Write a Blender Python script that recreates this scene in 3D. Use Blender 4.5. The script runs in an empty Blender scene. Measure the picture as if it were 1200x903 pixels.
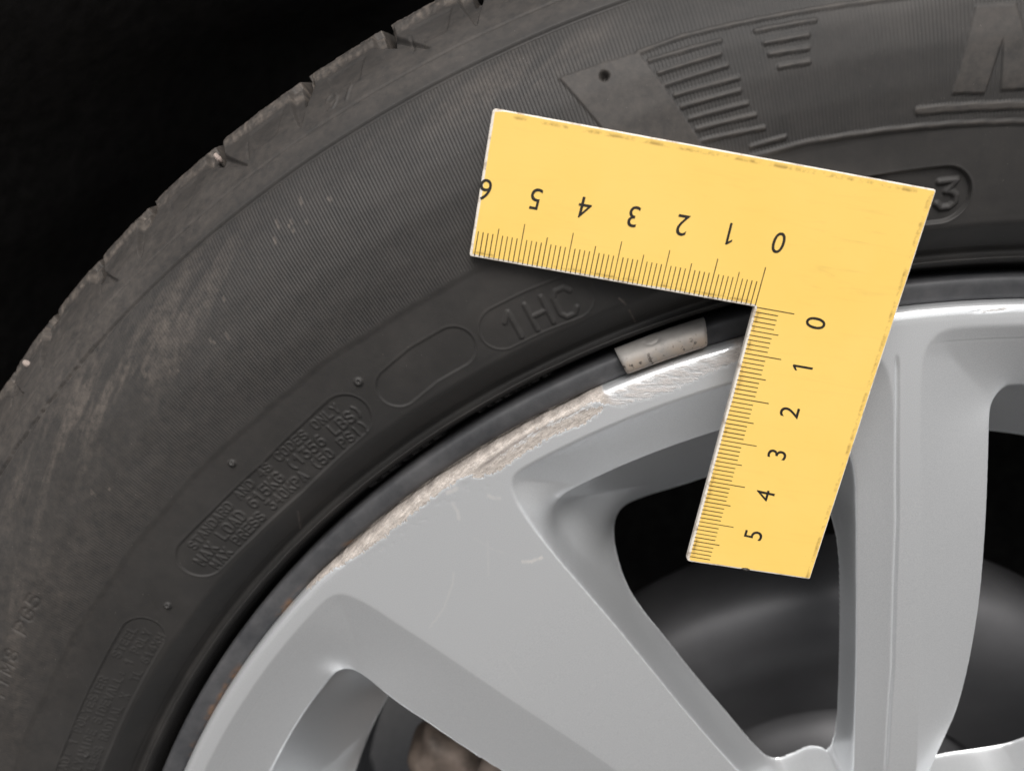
import bpy, math, random
import numpy as np
from mathutils import Matrix, Vector

random.seed(4)
SC = 0.01205            # metres per wheel unit
AX = 27.12 * SC         # height of the wheel axis above the ground
scene = bpy.context.scene

# ------------------------------------------------------------------ camera
cam_d = bpy.data.cameras.new("camera")
cam = bpy.data.objects.new("camera", cam_d)
scene.collection.objects.link(cam)
right = Vector((0.998271, 0.058775, 0.0))
down = Vector((0.015373, -0.261113, -0.965186))
fwd = Vector((-0.056728, 0.963517, -0.261566))
CAMP = Vector((-8.794471, -15.739395, 21.538473)) * SC + Vector((0, 0, AX))
M = Matrix.Identity(4)
for i in range(3):
    M[i][0] = right[i]; M[i][1] = -down[i]; M[i][2] = -fwd[i]; M[i][3] = CAMP[i]
cam.matrix_world = M
cam_d.sensor_width = 36.0
cam_d.lens = 30.0
cam_d.clip_start = 0.005
cam_d.clip_end = 200.0
cam_d.dof.use_dof = True
cam_d.dof.focus_distance = 0.188
cam_d.dof.aperture_fstop = 13.0
scene.camera = cam

# ------------------------------------------------------------------ sky, sun
world = bpy.data.worlds.new("World")
scene.world = world
world.use_nodes = True
wn = world.node_tree.nodes; wl = world.node_tree.links
for n in list(wn): wn.remove(n)
SUN_EL = math.radians(50); SUN_AZ = math.radians(178)      # azimuth from +Y, clockwise
sky = wn.new('ShaderNodeTexSky'); sky.sky_type = 'NISHITA'; sky.sun_disc = False
sky.sun_elevation = SUN_EL; sky.sun_rotation = SUN_AZ
sky.air_density = 1.0; sky.dust_density = 4.0; sky.ozone_density = 1.0
hs = wn.new('ShaderNodeHueSaturation'); hs.inputs['Saturation'].default_value = 0.25
bg = wn.new('ShaderNodeBackground'); bg.inputs['Strength'].default_value = 0.085
wo = wn.new('ShaderNodeOutputWorld')
wl.new(sky.outputs[0], hs.inputs['Color']); wl.new(hs.outputs[0], bg.inputs[0]); wl.new(bg.outputs[0], wo.inputs[0])
sun_d = bpy.data.lights.new("sun", 'SUN'); sun_d.energy = 2.2; sun_d.angle = math.radians(38)
sun_d.color = (1.0, 0.965, 0.925)
sun = bpy.data.objects.new("sun", sun_d); scene.collection.objects.link(sun)
sv = Vector((math.sin(SUN_AZ) * math.cos(SUN_EL), math.cos(SUN_AZ) * math.cos(SUN_EL), math.sin(SUN_EL)))
sun.rotation_euler = sv.to_track_quat('Z', 'Y').to_euler()
sun.location = (0, -3, 3)
scene.view_settings.view_transform = 'Standard'
scene.view_settings.look = 'None'
scene.view_settings.exposure = 0.44
scene.view_settings.gamma = 1.0

# ------------------------------------------------------------------ helpers
COL = scene.collection

def tag(o, label=None, cat=None, kind=None, group=None):
    if label: o['label'] = label
    if cat: o['category'] = cat
    if kind: o['kind'] = kind
    if group: o['group'] = group
    return o

def empty(name, loc=(0, 0, 0)):
    o = bpy.data.objects.new(name, None); COL.objects.link(o); o.location = loc
    o.empty_display_size = 0.02
    return o

def link(name, me, mat=None, parent=None):
    o = bpy.data.objects.new(name, me); COL.objects.link(o)
    if mat: me.materials.append(mat)
    if parent: o.parent = parent
    return o

def raw_mesh(name, V, Q, normals=None, attrs=None):
    """V (n,3), Q (m,4) -> mesh with smooth shading, optional given normals / point attributes"""
    me = bpy.data.meshes.new(name)
    used = np.unique(Q); remap = np.full(len(V), -1, np.int64); remap[used] = np.arange(len(used))
    Vv = V[used]; Qq = remap[Q].astype(np.int32)
    me.vertices.add(len(Vv)); me.vertices.foreach_set('co', Vv.astype(np.float32).ravel())
    me.loops.add(Qq.size); me.loops.foreach_set('vertex_index', Qq.ravel())
    k = Q.shape[1]
    me.polygons.add(len(Qq))
    me.polygons.foreach_set('loop_start', np.arange(0, Qq.size, k, dtype=np.int32))
    me.polygons.foreach_set('loop_total', np.full(len(Qq), k, np.int32))
    me.update(calc_edges=True)
    me.polygons.foreach_set('use_smooth', np.ones(len(Qq), bool))
    if attrs:
        for an, av in attrs.items():
            a = me.attributes.new(an, 'FLOAT', 'POINT')
            a.data.foreach_set('value', av[used].astype(np.float32))
    if normals is not None:
        me.normals_split_custom_set_from_vertices(normals[used].astype(np.float32))
    return me

def smooth(x, a, b):
    t = np.clip((x - a) / (b - a), 0, 1)
    return t * t * (3 - 2 * t)

_rng = np.random.RandomState(11)
_tab = _rng.rand(64, 64)
def vnoise(x, y):
    xi = np.floor(x).astype(int); yi = np.floor(y).astype(int)
    fx = x - xi; fy = y - yi
    fx = fx * fx * (3 - 2 * fx); fy = fy * fy * (3 - 2 * fy)
    g = lambda a, b: _tab[a % 64, b % 64]
    return (g(xi, yi) * (1 - fx) + g(xi + 1, yi) * fx) * (1 - fy) + (g(xi, yi + 1) * (1 - fx) + g(xi + 1, yi + 1) * fx) * fy
def fbm(x, y, o=4):
    s = 0; a = 0.5; t = 0
    for k in range(o):
        s = s + a * vnoise(x * 2 ** k + 7.3 * k, y * 2 ** k + 3.1 * k); t += a; a *= 0.55
    return s / t

# ------------------------------------------------------------------ materials
def new_mat(name):
    m = bpy.data.materials.new(name); m.use_nodes = True
    nt = m.node_tree; b = nt.nodes['Principled BSDF']
    return m, nt, b
def node(nt, t, **kw):
    n = nt.nodes.new(t)
    for k, v in kw.items(): setattr(n, k, v)
    return n
def mixc(nt, fac, a, b):
    n = node(nt, 'ShaderNodeMix', data_type='RGBA')
    for s, v in ((n.inputs[0], fac), (n.inputs[6], a), (n.inputs[7], b)):
        if hasattr(v, 'is_linked') or isinstance(v, bpy.types.NodeSocket): nt.links.new(v, s)
        else: s.default_value = v if not isinstance(v, tuple) else (*v, 1)[:4]
    return n.outputs[2]
def math_n(nt, op, a, b=0.0, c=None, clamp=False):
    n = node(nt, 'ShaderNodeMath', operation=op); n.use_clamp = clamp
    for s, v in zip(n.inputs, (a, b) if c is None else (a, b, c)):
        if isinstance(v, bpy.types.NodeSocket): nt.links.new(v, s)
        else: s.default_value = v
    return n.outputs[0]
def noise(nt, scale, detail=4, rough=0.6, vec=None, dist=0.0):
    n = node(nt, 'ShaderNodeTexNoise'); n.inputs['Scale'].default_value = scale
    n.inputs['Detail'].default_value = detail; n.inputs['Roughness'].default_value = rough
    n.inputs['Distortion'].default_value = dist
    if vec is not None: nt.links.new(vec, n.inputs['Vector'])
    return n.outputs[0]
def ramp(nt, v, lo, hi):
    n = node(nt, 'ShaderNodeMapRange'); n.inputs[1].default_value = lo; n.inputs[2].default_value = hi
    nt.links.new(v, n.inputs[0]); return n.outputs[0]
def attr(nt, name):
    n = node(nt, 'ShaderNodeAttribute'); n.attribute_name = name; return n.outputs['Fac']
def bump(nt, h, strength, dist, prev=None):
    n = node(nt, 'ShaderNodeBump'); n.inputs['Strength'].default_value = strength; n.inputs['Distance'].default_value = dist
    nt.links.new(h, n.inputs['Height'])
    if prev is not None: nt.links.new(prev, n.inputs['Normal'])
    return n.outputs[0]
def objco(nt):
    return node(nt, 'ShaderNodeTexCoord').outputs['Object']

# rubber
mat_rubber, nt, b = new_mat('tyre_rubber')
co = objco(nt)
du = attr(nt, 'dust'); rib = attr(nt, 'rib'); ph = attr(nt, 'turn')
n1 = noise(nt, 60, 6, 0.65, co); n2 = noise(nt, 420, 4, 0.7, co); n3 = noise(nt, 14, 3, 0.5, co)
base = mixc(nt, ramp(nt, n1, 0.35, 0.7), (0.0205, 0.0195, 0.0188), (0.028, 0.0265, 0.0255))
dm = math_n(nt, 'MULTIPLY', du, ramp(nt, n2, 0.25, 0.75), clamp=True)
base = mixc(nt, dm, base, (0.18, 0.150, 0.127))
base = mixc(nt, math_n(nt, 'MULTIPLY', ramp(nt, noise(nt, 26, 5, 0.7, co), 0.48, 0.72), 0.10), base, (0.17, 0.15, 0.135))
sp = ramp(nt, noise(nt, 2600, 2, 0.5, co), 0.735, 0.80)
base = mixc(nt, math_n(nt, 'MULTIPLY', sp, ramp(nt, n3, .3, .7)), base, (0.22, 0.20, 0.18))
nt.links.new(base, b.inputs['Base Color'])
rg = math_n(nt, 'MULTIPLY_ADD', n1, 0.2, 0.55)
nt.links.new(rg, b.inputs['Roughness'])
b.inputs['Specular IOR Level'].default_value = 0.45
wv = math_n(nt, 'SINE', math_n(nt, 'MULTIPLY', ph, 2480 * 2 * math.pi))
wv = math_n(nt, 'MULTIPLY', wv, rib)
nb = bump(nt, wv, 0.75, 0.00005)
nb = bump(nt, n2, 0.35, 0.00012, nb)
nb = bump(nt, noise(nt, 1800, 3, 0.6, co), 0.3, 0.00005, nb)
nt.links.new(nb, b.inputs['Normal'])

# silver wheel paint with kerb rash
mat_silver, nt, b = new_mat('silver_paint')
co = objco(nt)
sc = attr(nt, 'scuff'); s2 = attr(nt, 'scratch')
fl = noise(nt, 5200, 2, 0.5, co); cl = noise(nt, 9, 3, 0.5, co)
paint = mixc(nt, ramp(nt, cl, 0.3, 0.7), (0.68, 0.70, 0.72), (0.74, 0.757, 0.775))
paint = mixc(nt, ramp(nt, fl, 0.35, 0.7), paint, (0.82, 0.835, 0.85))
mp = node(nt, 'ShaderNodeMapping'); nt.links.new(co, mp.inputs[0])
mp.inputs['Rotation'].default_value = (0, math.radians(38), 0); mp.inputs['Scale'].default_value = (0.22, 1, 1)
cx_ = node(nt, 'ShaderNodeCombineXYZ'); nt.links.new(attr(nt, 'arc'), cx_.inputs[0]); nt.links.new(attr(nt, 'rad'), cx_.inputs[1])
st_a = noise(nt, 3.2, 7, 0.78, cx_.outputs[0], 0.25); st_b = noise(nt, 900, 5, 0.75, mp.outputs[0], 0.6)
stm = node(nt, 'ShaderNodeMix'); nt.links.new(attr(nt, 'pale'), stm.inputs[0]); nt.links.new(st_a, stm.inputs[2]); nt.links.new(st_b, stm.inputs[3]); st = stm.outputs[0]; st2 = noise(nt, 2600, 3, 0.7, co)
raw = mixc(nt, ramp(nt, st, 0.35, 0.68), (0.30, 0.265, 0.24), (0.70, 0.635, 0.575))
raw = mixc(nt, ramp(nt, st2, 0.54, 0.66), raw, (0.26, 0.22, 0.195))
raw = mixc(nt, ramp(nt, noise(nt, 5200, 2, 0.6, co), 0.62, 0.68), raw, (0.92, 0.90, 0.88))
raw = mixc(nt, attr(nt, 'pale'), raw, mixc(nt, ramp(nt, st, 0.35, 0.62), (0.36, 0.34, 0.33), (0.66, 0.63, 0.615)))
raw = mixc(nt, math_n(nt, 'MULTIPLY', attr(nt, 'groove'), ramp(nt, st, 0.3, 0.55), clamp=True), raw, (0.23, 0.205, 0.19))
ms = ramp(nt, math_n(nt, 'ADD', sc, math_n(nt, 'MULTIPLY', math_n(nt, 'SUBTRACT', st, 0.5), 1.5)), 0.36, 0.66)
c = mixc(nt, ms, paint, raw)
c = mixc(nt, s2, c, (1.0, 0.98, 0.96))
nt.links.new(c, b.inputs['Base Color'])
nt.links.new(math_n(nt, 'MULTIPLY_ADD', ms, -0.40, 0.66), b.inputs['Metallic'])
nt.links.new(math_n(nt, 'MULTIPLY_ADD', ms, 0.25, 0.35), b.inputs['Roughness'])
b.inputs['Coat Weight'].default_value = 0.12; b.inputs['Coat Roughness'].default_value = 0.22
hb = math_n(nt, 'MULTIPLY', math_n(nt, 'ADD', st, math_n(nt, 'MULTIPLY', st2, 0.5)), ms)
nb = bump(nt, hb, 0.8, 0.00010)
nb = bump(nt, fl, 0.10, 0.00002, nb)
nt.links.new(nb, b.inputs['Normal'])

# rim flange (dull grey)
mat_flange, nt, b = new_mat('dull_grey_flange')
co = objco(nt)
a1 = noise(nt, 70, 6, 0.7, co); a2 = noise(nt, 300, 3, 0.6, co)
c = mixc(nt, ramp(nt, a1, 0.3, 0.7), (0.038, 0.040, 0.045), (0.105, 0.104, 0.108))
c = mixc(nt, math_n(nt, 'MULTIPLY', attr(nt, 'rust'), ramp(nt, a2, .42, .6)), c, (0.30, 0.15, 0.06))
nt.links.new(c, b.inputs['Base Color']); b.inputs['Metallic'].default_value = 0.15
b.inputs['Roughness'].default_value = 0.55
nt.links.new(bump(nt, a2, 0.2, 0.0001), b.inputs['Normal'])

def simple(name, col, rough=0.5, metal=0.0, nscale=200, bd=0.0001, bs=0.2, var=0.15):
    m, nt, b = new_mat(name); co = objco(nt)
    n = noise(nt, nscale, 4, 0.6, co)
    lo = tuple(x * (1 - var) for x in col); hi = tuple(min(1, x * (1 + var)) for x in col)
    nt.links.new(mixc(nt, ramp(nt, n, 0.3, 0.7), lo, hi), b.inputs['Base Color'])
    b.inputs['Roughness'].default_value = rough; b.inputs['Metallic'].default_value = metal
    nt.links.new(bump(nt, n, bs, bd), b.inputs['Normal'])
    return m
mat_barrel = simple('rim_barrel_grey', (0.14, 0.145, 0.155), 0.45, 0.4, 60)
mat_disc = simple('brake_dark_steel', (0.12, 0.12, 0.126), 0.5, 0.35, 40, 0.0001, 0.1, 0.12)
mat_cal = simple('caliper_brown_iron', (0.15, 0.118, 0.098), 0.6, 0.2, 120, 0.0004, 0.5, 0.5)
mat_cap = simple('cap_silver', (0.5, 0.5, 0.5), 0.4, 0.6)
mat_felt = simple('liner_felt', (0.03, 0.028, 0.027), 0.8, 0.0, 150, 0.001, 0.6, 0.5)
mat_ground = simple('asphalt', (0.085, 0.082, 0.08), 0.9, 0.0, 220, 0.004, 0.6, 0.3)
mat_ink = simple('black_ink', (0.016, 0.013, 0.010), 0.5)
mat_tick = simple('scale_ink', (0.050, 0.030, 0.010), 0.6)
mat_grit = simple('chalky_grit', (0.33, 0.27, 0.24), 0.9, 0, 900, 0.0005, 0.8, 0.3)

# balance weight: grey metal with brown grime toward its inner edge
mat_weight, nt, b = new_mat('weight_zinc')
co = objco(nt)
g = attr(nt, 'grime'); w1 = noise(nt, 260, 5, 0.7, co); w2 = noise(nt, 700, 3, 0.6, co)
c = mixc(nt, ramp(nt, w1, 0.3, 0.7), (0.30, 0.285, 0.27), (0.36, 0.345, 0.325))
c = mixc(nt, math_n(nt, 'MULTIPLY', g, ramp(nt, w1, 0.3, 0.6), clamp=True), c, (0.42, 0.345, 0.28))
c = mixc(nt, math_n(nt, 'MULTIPLY', g, ramp(nt, w2, 0.58, 0.66), clamp=True), c, (0.10, 0.085, 0.075))
nt.links.new(c, b.inputs['Base Color']); b.inputs['Roughness'].default_value = 0.55; b.inputs['Metallic'].default_value = 0.25
nt.links.new(bump(nt, w2, 0.35, 0.00015), b.inputs['Normal'])

# ruler materials
mat_yel, nt, b = new_mat('ruler_yellow_print')
co = objco(nt)
y1 = noise(nt, 30, 4, 0.6, co)
mp = node(nt, 'ShaderNodeMapping'); nt.links.new(co, mp.inputs[0])
mp.inputs['Rotation'].default_value = (0, 0, 0.6); mp.inputs['Scale'].default_value = (0.12, 1, 1)
y2 = noise(nt, 420, 3, 0.7, mp.outputs[0], 1.2); y3 = noise(nt, 1500, 2, 0.5, co)
c = mixc(nt, ramp(nt, y1, 0.35, 0.65), (0.89, 0.60, 0.150), (0.91, 0.622, 0.168))
sm = math_n(nt, 'MULTIPLY', ramp(nt, y2, 0.54, 0.72), attr(nt, 'smudge'))
c = mixc(nt, math_n(nt, 'MULTIPLY', sm, 0.22), c, (0.42, 0.25, 0.07))
c = mixc(nt, math_n(nt, 'MULTIPLY', attr(nt, 'edge'), ramp(nt, noise(nt, 240, 4, 0.75, co), 0.46, 0.62)), c, (0.20, 0.11, 0.03))
c = mixc(nt, math_n(nt, 'MULTIPLY', ramp(nt, y3, 0.76, 0.8), 0.4), c, (0.45, 0.28, 0.08))
nt.links.new(c, b.inputs['Base Color']); nt.links.new(math_n(nt, 'MULTIPLY_ADD', y1, 0.4, 0.25), b.inputs['Roughness'])
b.inputs['Specular IOR Level'].default_value = 0.35
nt.links.new(bump(nt, y3, 0.08, 0.00003), b.inputs['Normal'])
mat_white, nt, b = new_mat('ruler_white_core')
co = objco(nt)
c = mixc(nt, ramp(nt, noise(nt, 260, 5, 0.75, co), 0.5, 0.66), (0.80, 0.74, 0.66), (0.36, 0.27, 0.19))
nt.links.new(c, b.inputs['Base Color']); b.inputs['Roughness'].default_value = 0.45

# ------------------------------------------------------------------ ground and wheel arch
def lathe(name, prof, mat, parent=None, nphi=180, phi0=0.0, phi1=360.0, wob=None):
    """prof: (r, y) in wheel units, revolved about the wheel axis"""
    prof = np.array(prof, float); ph = np.radians(np.linspace(phi0, phi1, nphi + 1))
    R = prof[:, 0][:, None] + 0 * ph; Y = prof[:, 1][:, None] + 0 * ph
    if wob is not None: R = R + wob(prof[:, 1][:, None], ph[None, :])
    V = np.stack([R * np.cos(ph), Y, R * np.sin(ph)], -1).reshape(-1, 3) * SC
    n = nphi + 1; I, J = np.meshgrid(np.arange(len(prof) - 1), np.arange(nphi), indexing='ij')
    a = (I * n + J).ravel(); Q = np.stack([a, a + 1, a + n + 1, a + n], -1)
    return link(name, raw_mesh(name, V, Q), mat, parent)

gx = 40.0
gm = bpy.data.meshes.new('ground')
gm.from_pydata([(-gx, -gx, 0), (gx, -gx, 0), (gx, gx, 0), (-gx, gx, 0)], [], [(0, 1, 2, 3)])
tag(link('ground', gm, mat_ground), kind='structure')

arch = empty('wheel_arch_liner', (0, 0, AX))
tag(arch, 'black felt wheel arch liner curving behind the top left of the tyre', 'wheel arch liner')
def fold(y, p):
    return 0.35 * np.sin(p * 23 + y * 0.35) + 0.9 * (fbm(p * 9 + 50, y * 0.25 + 9) - 0.5)
lathe('liner_arch', [(33.2, 1.0), (33.0, 1.4), (32.8, 4), (32.6, 8), (32.4, 12), (32.2, 16), (32.0, 20), (31.5, 24), (20, 25), (5, 25.2), (0.5, 25.2)],
      mat_felt, arch, 260, -12, 192, fold)
lathe('liner_lip', [(33.0, 1.0), (34.2, 0.9), (34.3, 2.2)], mat_felt, arch, 160, -12, 192)

# ------------------------------------------------------------------ the wheel
wheel = empty('car_wheel', (0, 0, AX))
tag(wheel, 'silver alloy wheel with kerb-scraped lip and worn black tyre', 'wheel')

def phi_grid(lo, hi, df, dc):
    f = np.arange(lo, hi, df); n = max(2, int(round((360 - (hi - lo)) / dc)))
    return np.concatenate([f, np.linspace(hi, lo + 360, n, endpoint=False)])

def catmull(P, ds):
    """dense resample of a profile polyline with mild corner rounding; ds may vary per segment"""
    out = [P[0]]
    for i in range(len(P) - 1):
        a, b_ = np.array(P[i]), np.array(P[i + 1])
        d = ds(0.5 * (a + b_)); n = max(1, int(math.ceil(np.linalg.norm(b_ - a) / d)))
        for k in range(1, n + 1): out.append(tuple(a + (b_ - a) * k / n))
    A = np.array(out)
    for _ in range(14):
        B = A.copy(); B[1:-1] = 0.25 * A[:-2] + 0.5 * A[1:-1] + 0.25 * A[2:]
        A = B
    return A

# ---- tyre
TP = [(19.25, -1.9), (19.36, -1.5), (19.46, -1.15), (19.56, -.62), (19.68, -.18), (19.74, -.04), (19.78, 0.0), (19.86, -.14), (19.92, -.12), (20.46, .66), (20.6, .71), (21.0, .80), (21.5, .9),
      (22.1, .99), (22.8, 1.05), (23.4, 1.04), (24, .94), (24.6, .7), (25.0, .44), (25.3, .2), (25.65, -.1), (26.0, -.5), (26.3, -.92),
      (26.55, -1.4), (26.66, -1.62), (26.80, -1.72), (26.93, -2.1), (27.0, -2.8), (27.05, -4), (27.12, -9), (26.95, -15), (26.6, -17), (25, -18), (22, -18.3), (19.3, -17)]
def tds(m):
    r, h = m
    if h < -2.3: return 0.5
    if r > 25.9: return 0.035
    if 20.4 < r < 21.8: return 0.021
    if r < 19.4: return .06
    return 0.027
prof = catmull(TP, tds)
tang = np.gradient(prof, axis=0); tang /= np.linalg.norm(tang, axis=1)[:, None]
nrm = np.stack([-tang[:, 1], tang[:, 0]], 1)        # (nr, nh): pointing outwards
phd = phi_grid(88.0, 158.5, 0.052, 1.0)
R2, F2 = np.meshgrid(prof[:, 0], phd, indexing='ij')
H2 = np.meshgrid(prof[:, 1], phd, indexing='ij')[0]
side = H2 > -2.25
D = np.zeros_like(R2); E = np.zeros_like(R2); RIB = np.zeros_like(R2); DU = np.zeros_like(R2)
ARC = R2 * np.radians(F2)
rcol = prof[:, 0]; fine_rows = np.where(prof[:, 1] > -2.25)[0]

def local(r0, r1, f0, f1):
    ii = np.where((rcol >= r0) & (rcol <= r1) & (prof[:, 1] > -2.3))[0]
    jj = np.where((phd >= f0) & (phd <= f1))[0]
    return slice(ii[0], ii[-1] + 1), slice(jj[0], jj[-1] + 1)

def seg_d(X, Y, ax, ay, bx, by):
    dx, dy = bx - ax, by - ay; L = dx * dx + dy * dy + 1e-12
    t = np.clip(((X - ax) * dx + (Y - ay) * dy) / L, 0, 1)
    return np.hypot(X - ax - t * dx, Y - ay - t * dy)

def stroke(pts, hw, amp, soft=0.03, op='add'):
    """pts: list of (r, phi); raises (or sinks) a rounded stroke on the sidewall"""
    rs = [p[0] for p in pts]; fs = [p[1] for p in pts]
    mg = hw + soft + 0.03
    I, J = local(min(rs) - mg, max(rs) + mg, min(fs) - mg * 3, max(fs) + mg * 3)
    r0 = sum(rs) / len(rs); X = -np.radians(F2[I, J]) * r0; Y = R2[I, J]
    d = None
    for a, b_ in zip(pts[:-1], pts[1:]):
        q = seg_d(X, Y, -math.radians(a[1]) * r0, a[0], -math.radians(b_[1]) * r0, b_[0])
        d = q if d is None else np.minimum(d, q)
    v = amp * (1 - smooth(d, hw - soft * 0.5, hw + soft))
    if amp > 0: E[I, J] = np.maximum(E[I, J], v)
    elif amp < 0: D[I, J] += v
    return I, J, d

def inpoly(X, Y, P):
    c = np.zeros(X.shape, bool); n = len(P)
    for i in range(n):
        x0, y0 = P[i]; x1, y1 = P[(i + 1) % n]
        if y0 == y1: continue
        k = ((Y < y0) != (Y < y1)) & (X < (x1 - x0) * (Y - y0) / (y1 - y0) + x0)
        c ^= k
    return c

def sidepoly(pts, amp, soft=0.03, rib0=True, mode='max'):
    rs = [p[0] for p in pts]; fs = [p[1] for p in pts]
    I, J = local(min(rs) - .15, max(rs) + .15, min(fs) - .5, max(fs) + .5)
    r0 = sum(rs) / len(rs); X = -np.radians(F2[I, J]) * r0; Y = R2[I, J]
    P = [(-math.radians(f) * r0, r) for r, f in pts]
    d = None
    for a, b_ in zip(P, P[1:] + P[:1]):
        q = seg_d(X, Y, a[0], a[1], b_[0], b_[1]); d = q if d is None else np.minimum(d, q)
    ins = inpoly(X, Y, P); sd = np.where(ins, -d, d)
    v = amp * (1 - smooth(sd, -soft, soft))
    if mode == 'max': E[I, J] = np.maximum(E[I, J], v)
    else: D[I, J] += v
    return I, J, sd

# fine radial ribbing of the sidewall (relief in the material, this is where it lies)
wav = 0.12 * (fbm(F2 * 0.35, F2 * 0 + 2) - 0.5)
r_in = 22.16 + wav
RIB = smooth(R2, r_in, r_in + 0.15) * (1 - smooth(R2, 25.16, 25.24)) * side
wearpatch = smooth(fbm(ARC * 0.22 + 3, R2 * 0.5, 3), 0.35, 0.6)
worn = smooth(F2, 122, 140) * (1 - 0.65 * smooth(R2, 22.2, 24.6) * 1.0)
RIB *= np.clip(1 - smooth(F2, 124, 137) * (0.60 + 0.4 * smooth(R2, 22.6, 24.4)), 0.0, 1)
RIB *= 0.55 + 0.45 * wearpatch
RIB += (1 - smooth(R2, 19.62, 19.72)) * side * 3.0 * smooth(R2, 19.4, 19.5)
D += 0.018 * smooth(R2, r_in - .05, r_in + 0.12) * (1 - smooth(R2, 25.2, 25.25)) * 0 + 0
D -= 0.020 * (1 - smooth(R2, r_in - 0.10, r_in + 0.05)) * smooth(R2, 20.4, 20.6)
# grooves bounding the smooth band
g1 = 25.225 + 0.03 * (fbm(F2 * 2.1, F2 * 0, 3) - .5) * 2 * smooth(F2, 133, 136) * (1 - smooth(F2, 141, 144))
D -= 0.045 * np.exp(-((R2 - g1) / 0.022) ** 2) * side
D += 0.03 * smooth(R2, g1 - .01, g1 + .03) * (1 - smooth(R2, 26.0, 26.3)) * side
D -= 0.016 * np.exp(-((R2 - 25.66) / 0.016) ** 2) * side
# light concentric moulding lines by the bead
for rr, a in ((19.78, .02), (20.02, -.008)):
    D += a * np.exp(-((R2 - rr - 0.02 * (fbm(F2 * .9, F2 * 0 + 5) - .5)) / 0.02) ** 2) * side

# plateau with a vent hole, speed bars, frame lines, initial letter
I, J, sd = sidepoly([(24.423, 111.37), (24.35, 108.22), (22.673, 106.79), (22.35, 106.4), (22.25, 109.2), (22.589, 109.67)], 0.026, 0.016)
RIB[I, J] *= smooth(sd, -0.01, 0.03)
D[I, J] += 0.012 * (fbm(ARC[I, J] * 1.2, R2[I, J] * 1.2 + 8, 2) - 0.5) * (sd < 0)
stroke([(24.177, 109.72), (24.177, 109.71)], 0.045, -0.16, 0.05)
bars = [((24.169, 107.93), (24.133, 105.18)), ((23.937, 107.72), (23.932, 105.33)), ((23.723, 107.59), (23.729, 105.16)),
        ((23.525, 107.36), (23.498, 104.84)), ((23.323, 107.23), (23.300, 104.89)), ((23.103, 107.04), (23.078, 104.71)),
        ((22.911, 106.86), (22.871, 104.47)), ((22.711, 106.75), (22.640, 104.21)), ((22.401, 104.85), (22.416, 103.42)),
        ((24.133, 103.84), (24.077, 101.63)), ((23.914, 103.59), (23.874, 101.99)), ((23.728, 103.51), (23.679, 102.07)), ((23.5, 103.25), (23.474, 102.11))]
for a, b_ in bars:
    I, J, d = stroke([a, b_], 0.030, 0.030, 0.018)
    RIB[I, J] *= smooth(d, 0.03, 0.06)
for ln, w in (([(24.35, 108.22), (24.371, 106.46), (24.235, 101.18), (24.187, 99.14), (24.15, 96.5), (24.1, 88.5)], 0.03),
              ([(22.25, 106.3), (22.236, 104.2), (22.252, 102.55), (22.178, 98.34), (22.132, 96.06), (22.081, 93.76), (22.08, 88.5)], 0.035),
              ([(22.424, 98.0), (22.36, 94.85), (22.343, 93.85), (22.34, 88.6)], 0.06)):
    pts = []
    for p, q in zip(ln[:-1], ln[1:]):
        n = max(1, int(abs(p[1] - q[1]) / 0.6)); pts += [(p[0] + (q[0] - p[0]) * k / n, p[1] + (q[1] - p[1]) * k / n) for k in range(n)]
    pts.append(ln[-1])
    I, J, d = stroke(pts, w, 0.028, 0.018)
    RIB[I, J] *= smooth(d, w, w + 0.03)
I, J, sd = sidepoly([(23.889, 95.84), (22.619, 96.74), (22.564, 95.47), (23.365, 94.88), (22.592, 94.85), (22.577, 93.53), (23.342, 92.9), (22.569, 92.61),
                     (22.577, 91.46), (23.821, 91.81), (23.844, 93.33), (23.144, 93.9), (23.867, 94.4)], 0.030, 0.016)
RIB[I, J] *= smooth(sd, 0.0, 0.03)

# ovals
def capsule(pts, hw, amp, wall=0.03, rim=0.006):
    I, J, d = stroke(pts, hw, 0.0, 0.02)
    D[I, J] -= amp * (1 - smooth(d, hw - wall, hw + 0.004))
    D[I, J] += rim * np.exp(-((d - hw - 0.015) / 0.018) ** 2)
    return I, J, d
capsule([(21.02, 124.05), (21.10, 122.3), (21.09, 120.55)], 0.40, 0.016)
capsule([(20.99, 118.0), (20.99, 116.2), (20.95, 114.3), ], 0.40, 0.003, rim=0.011)
capsule([(21.02, 102.4), (21.03, 99.5), (21.02, 96.8)], 0.47, 0.07)
capsule([(21.05, 138.7), (21.00, 136), (20.98, 132), (21.05, 129), (21.10, 127.2)], 0.465, 0.020)
capsule([(20.93, 158.0), (20.93, 153), (20.97, 149), (21.02, 144.9)], 0.43, 0.018)

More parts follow.
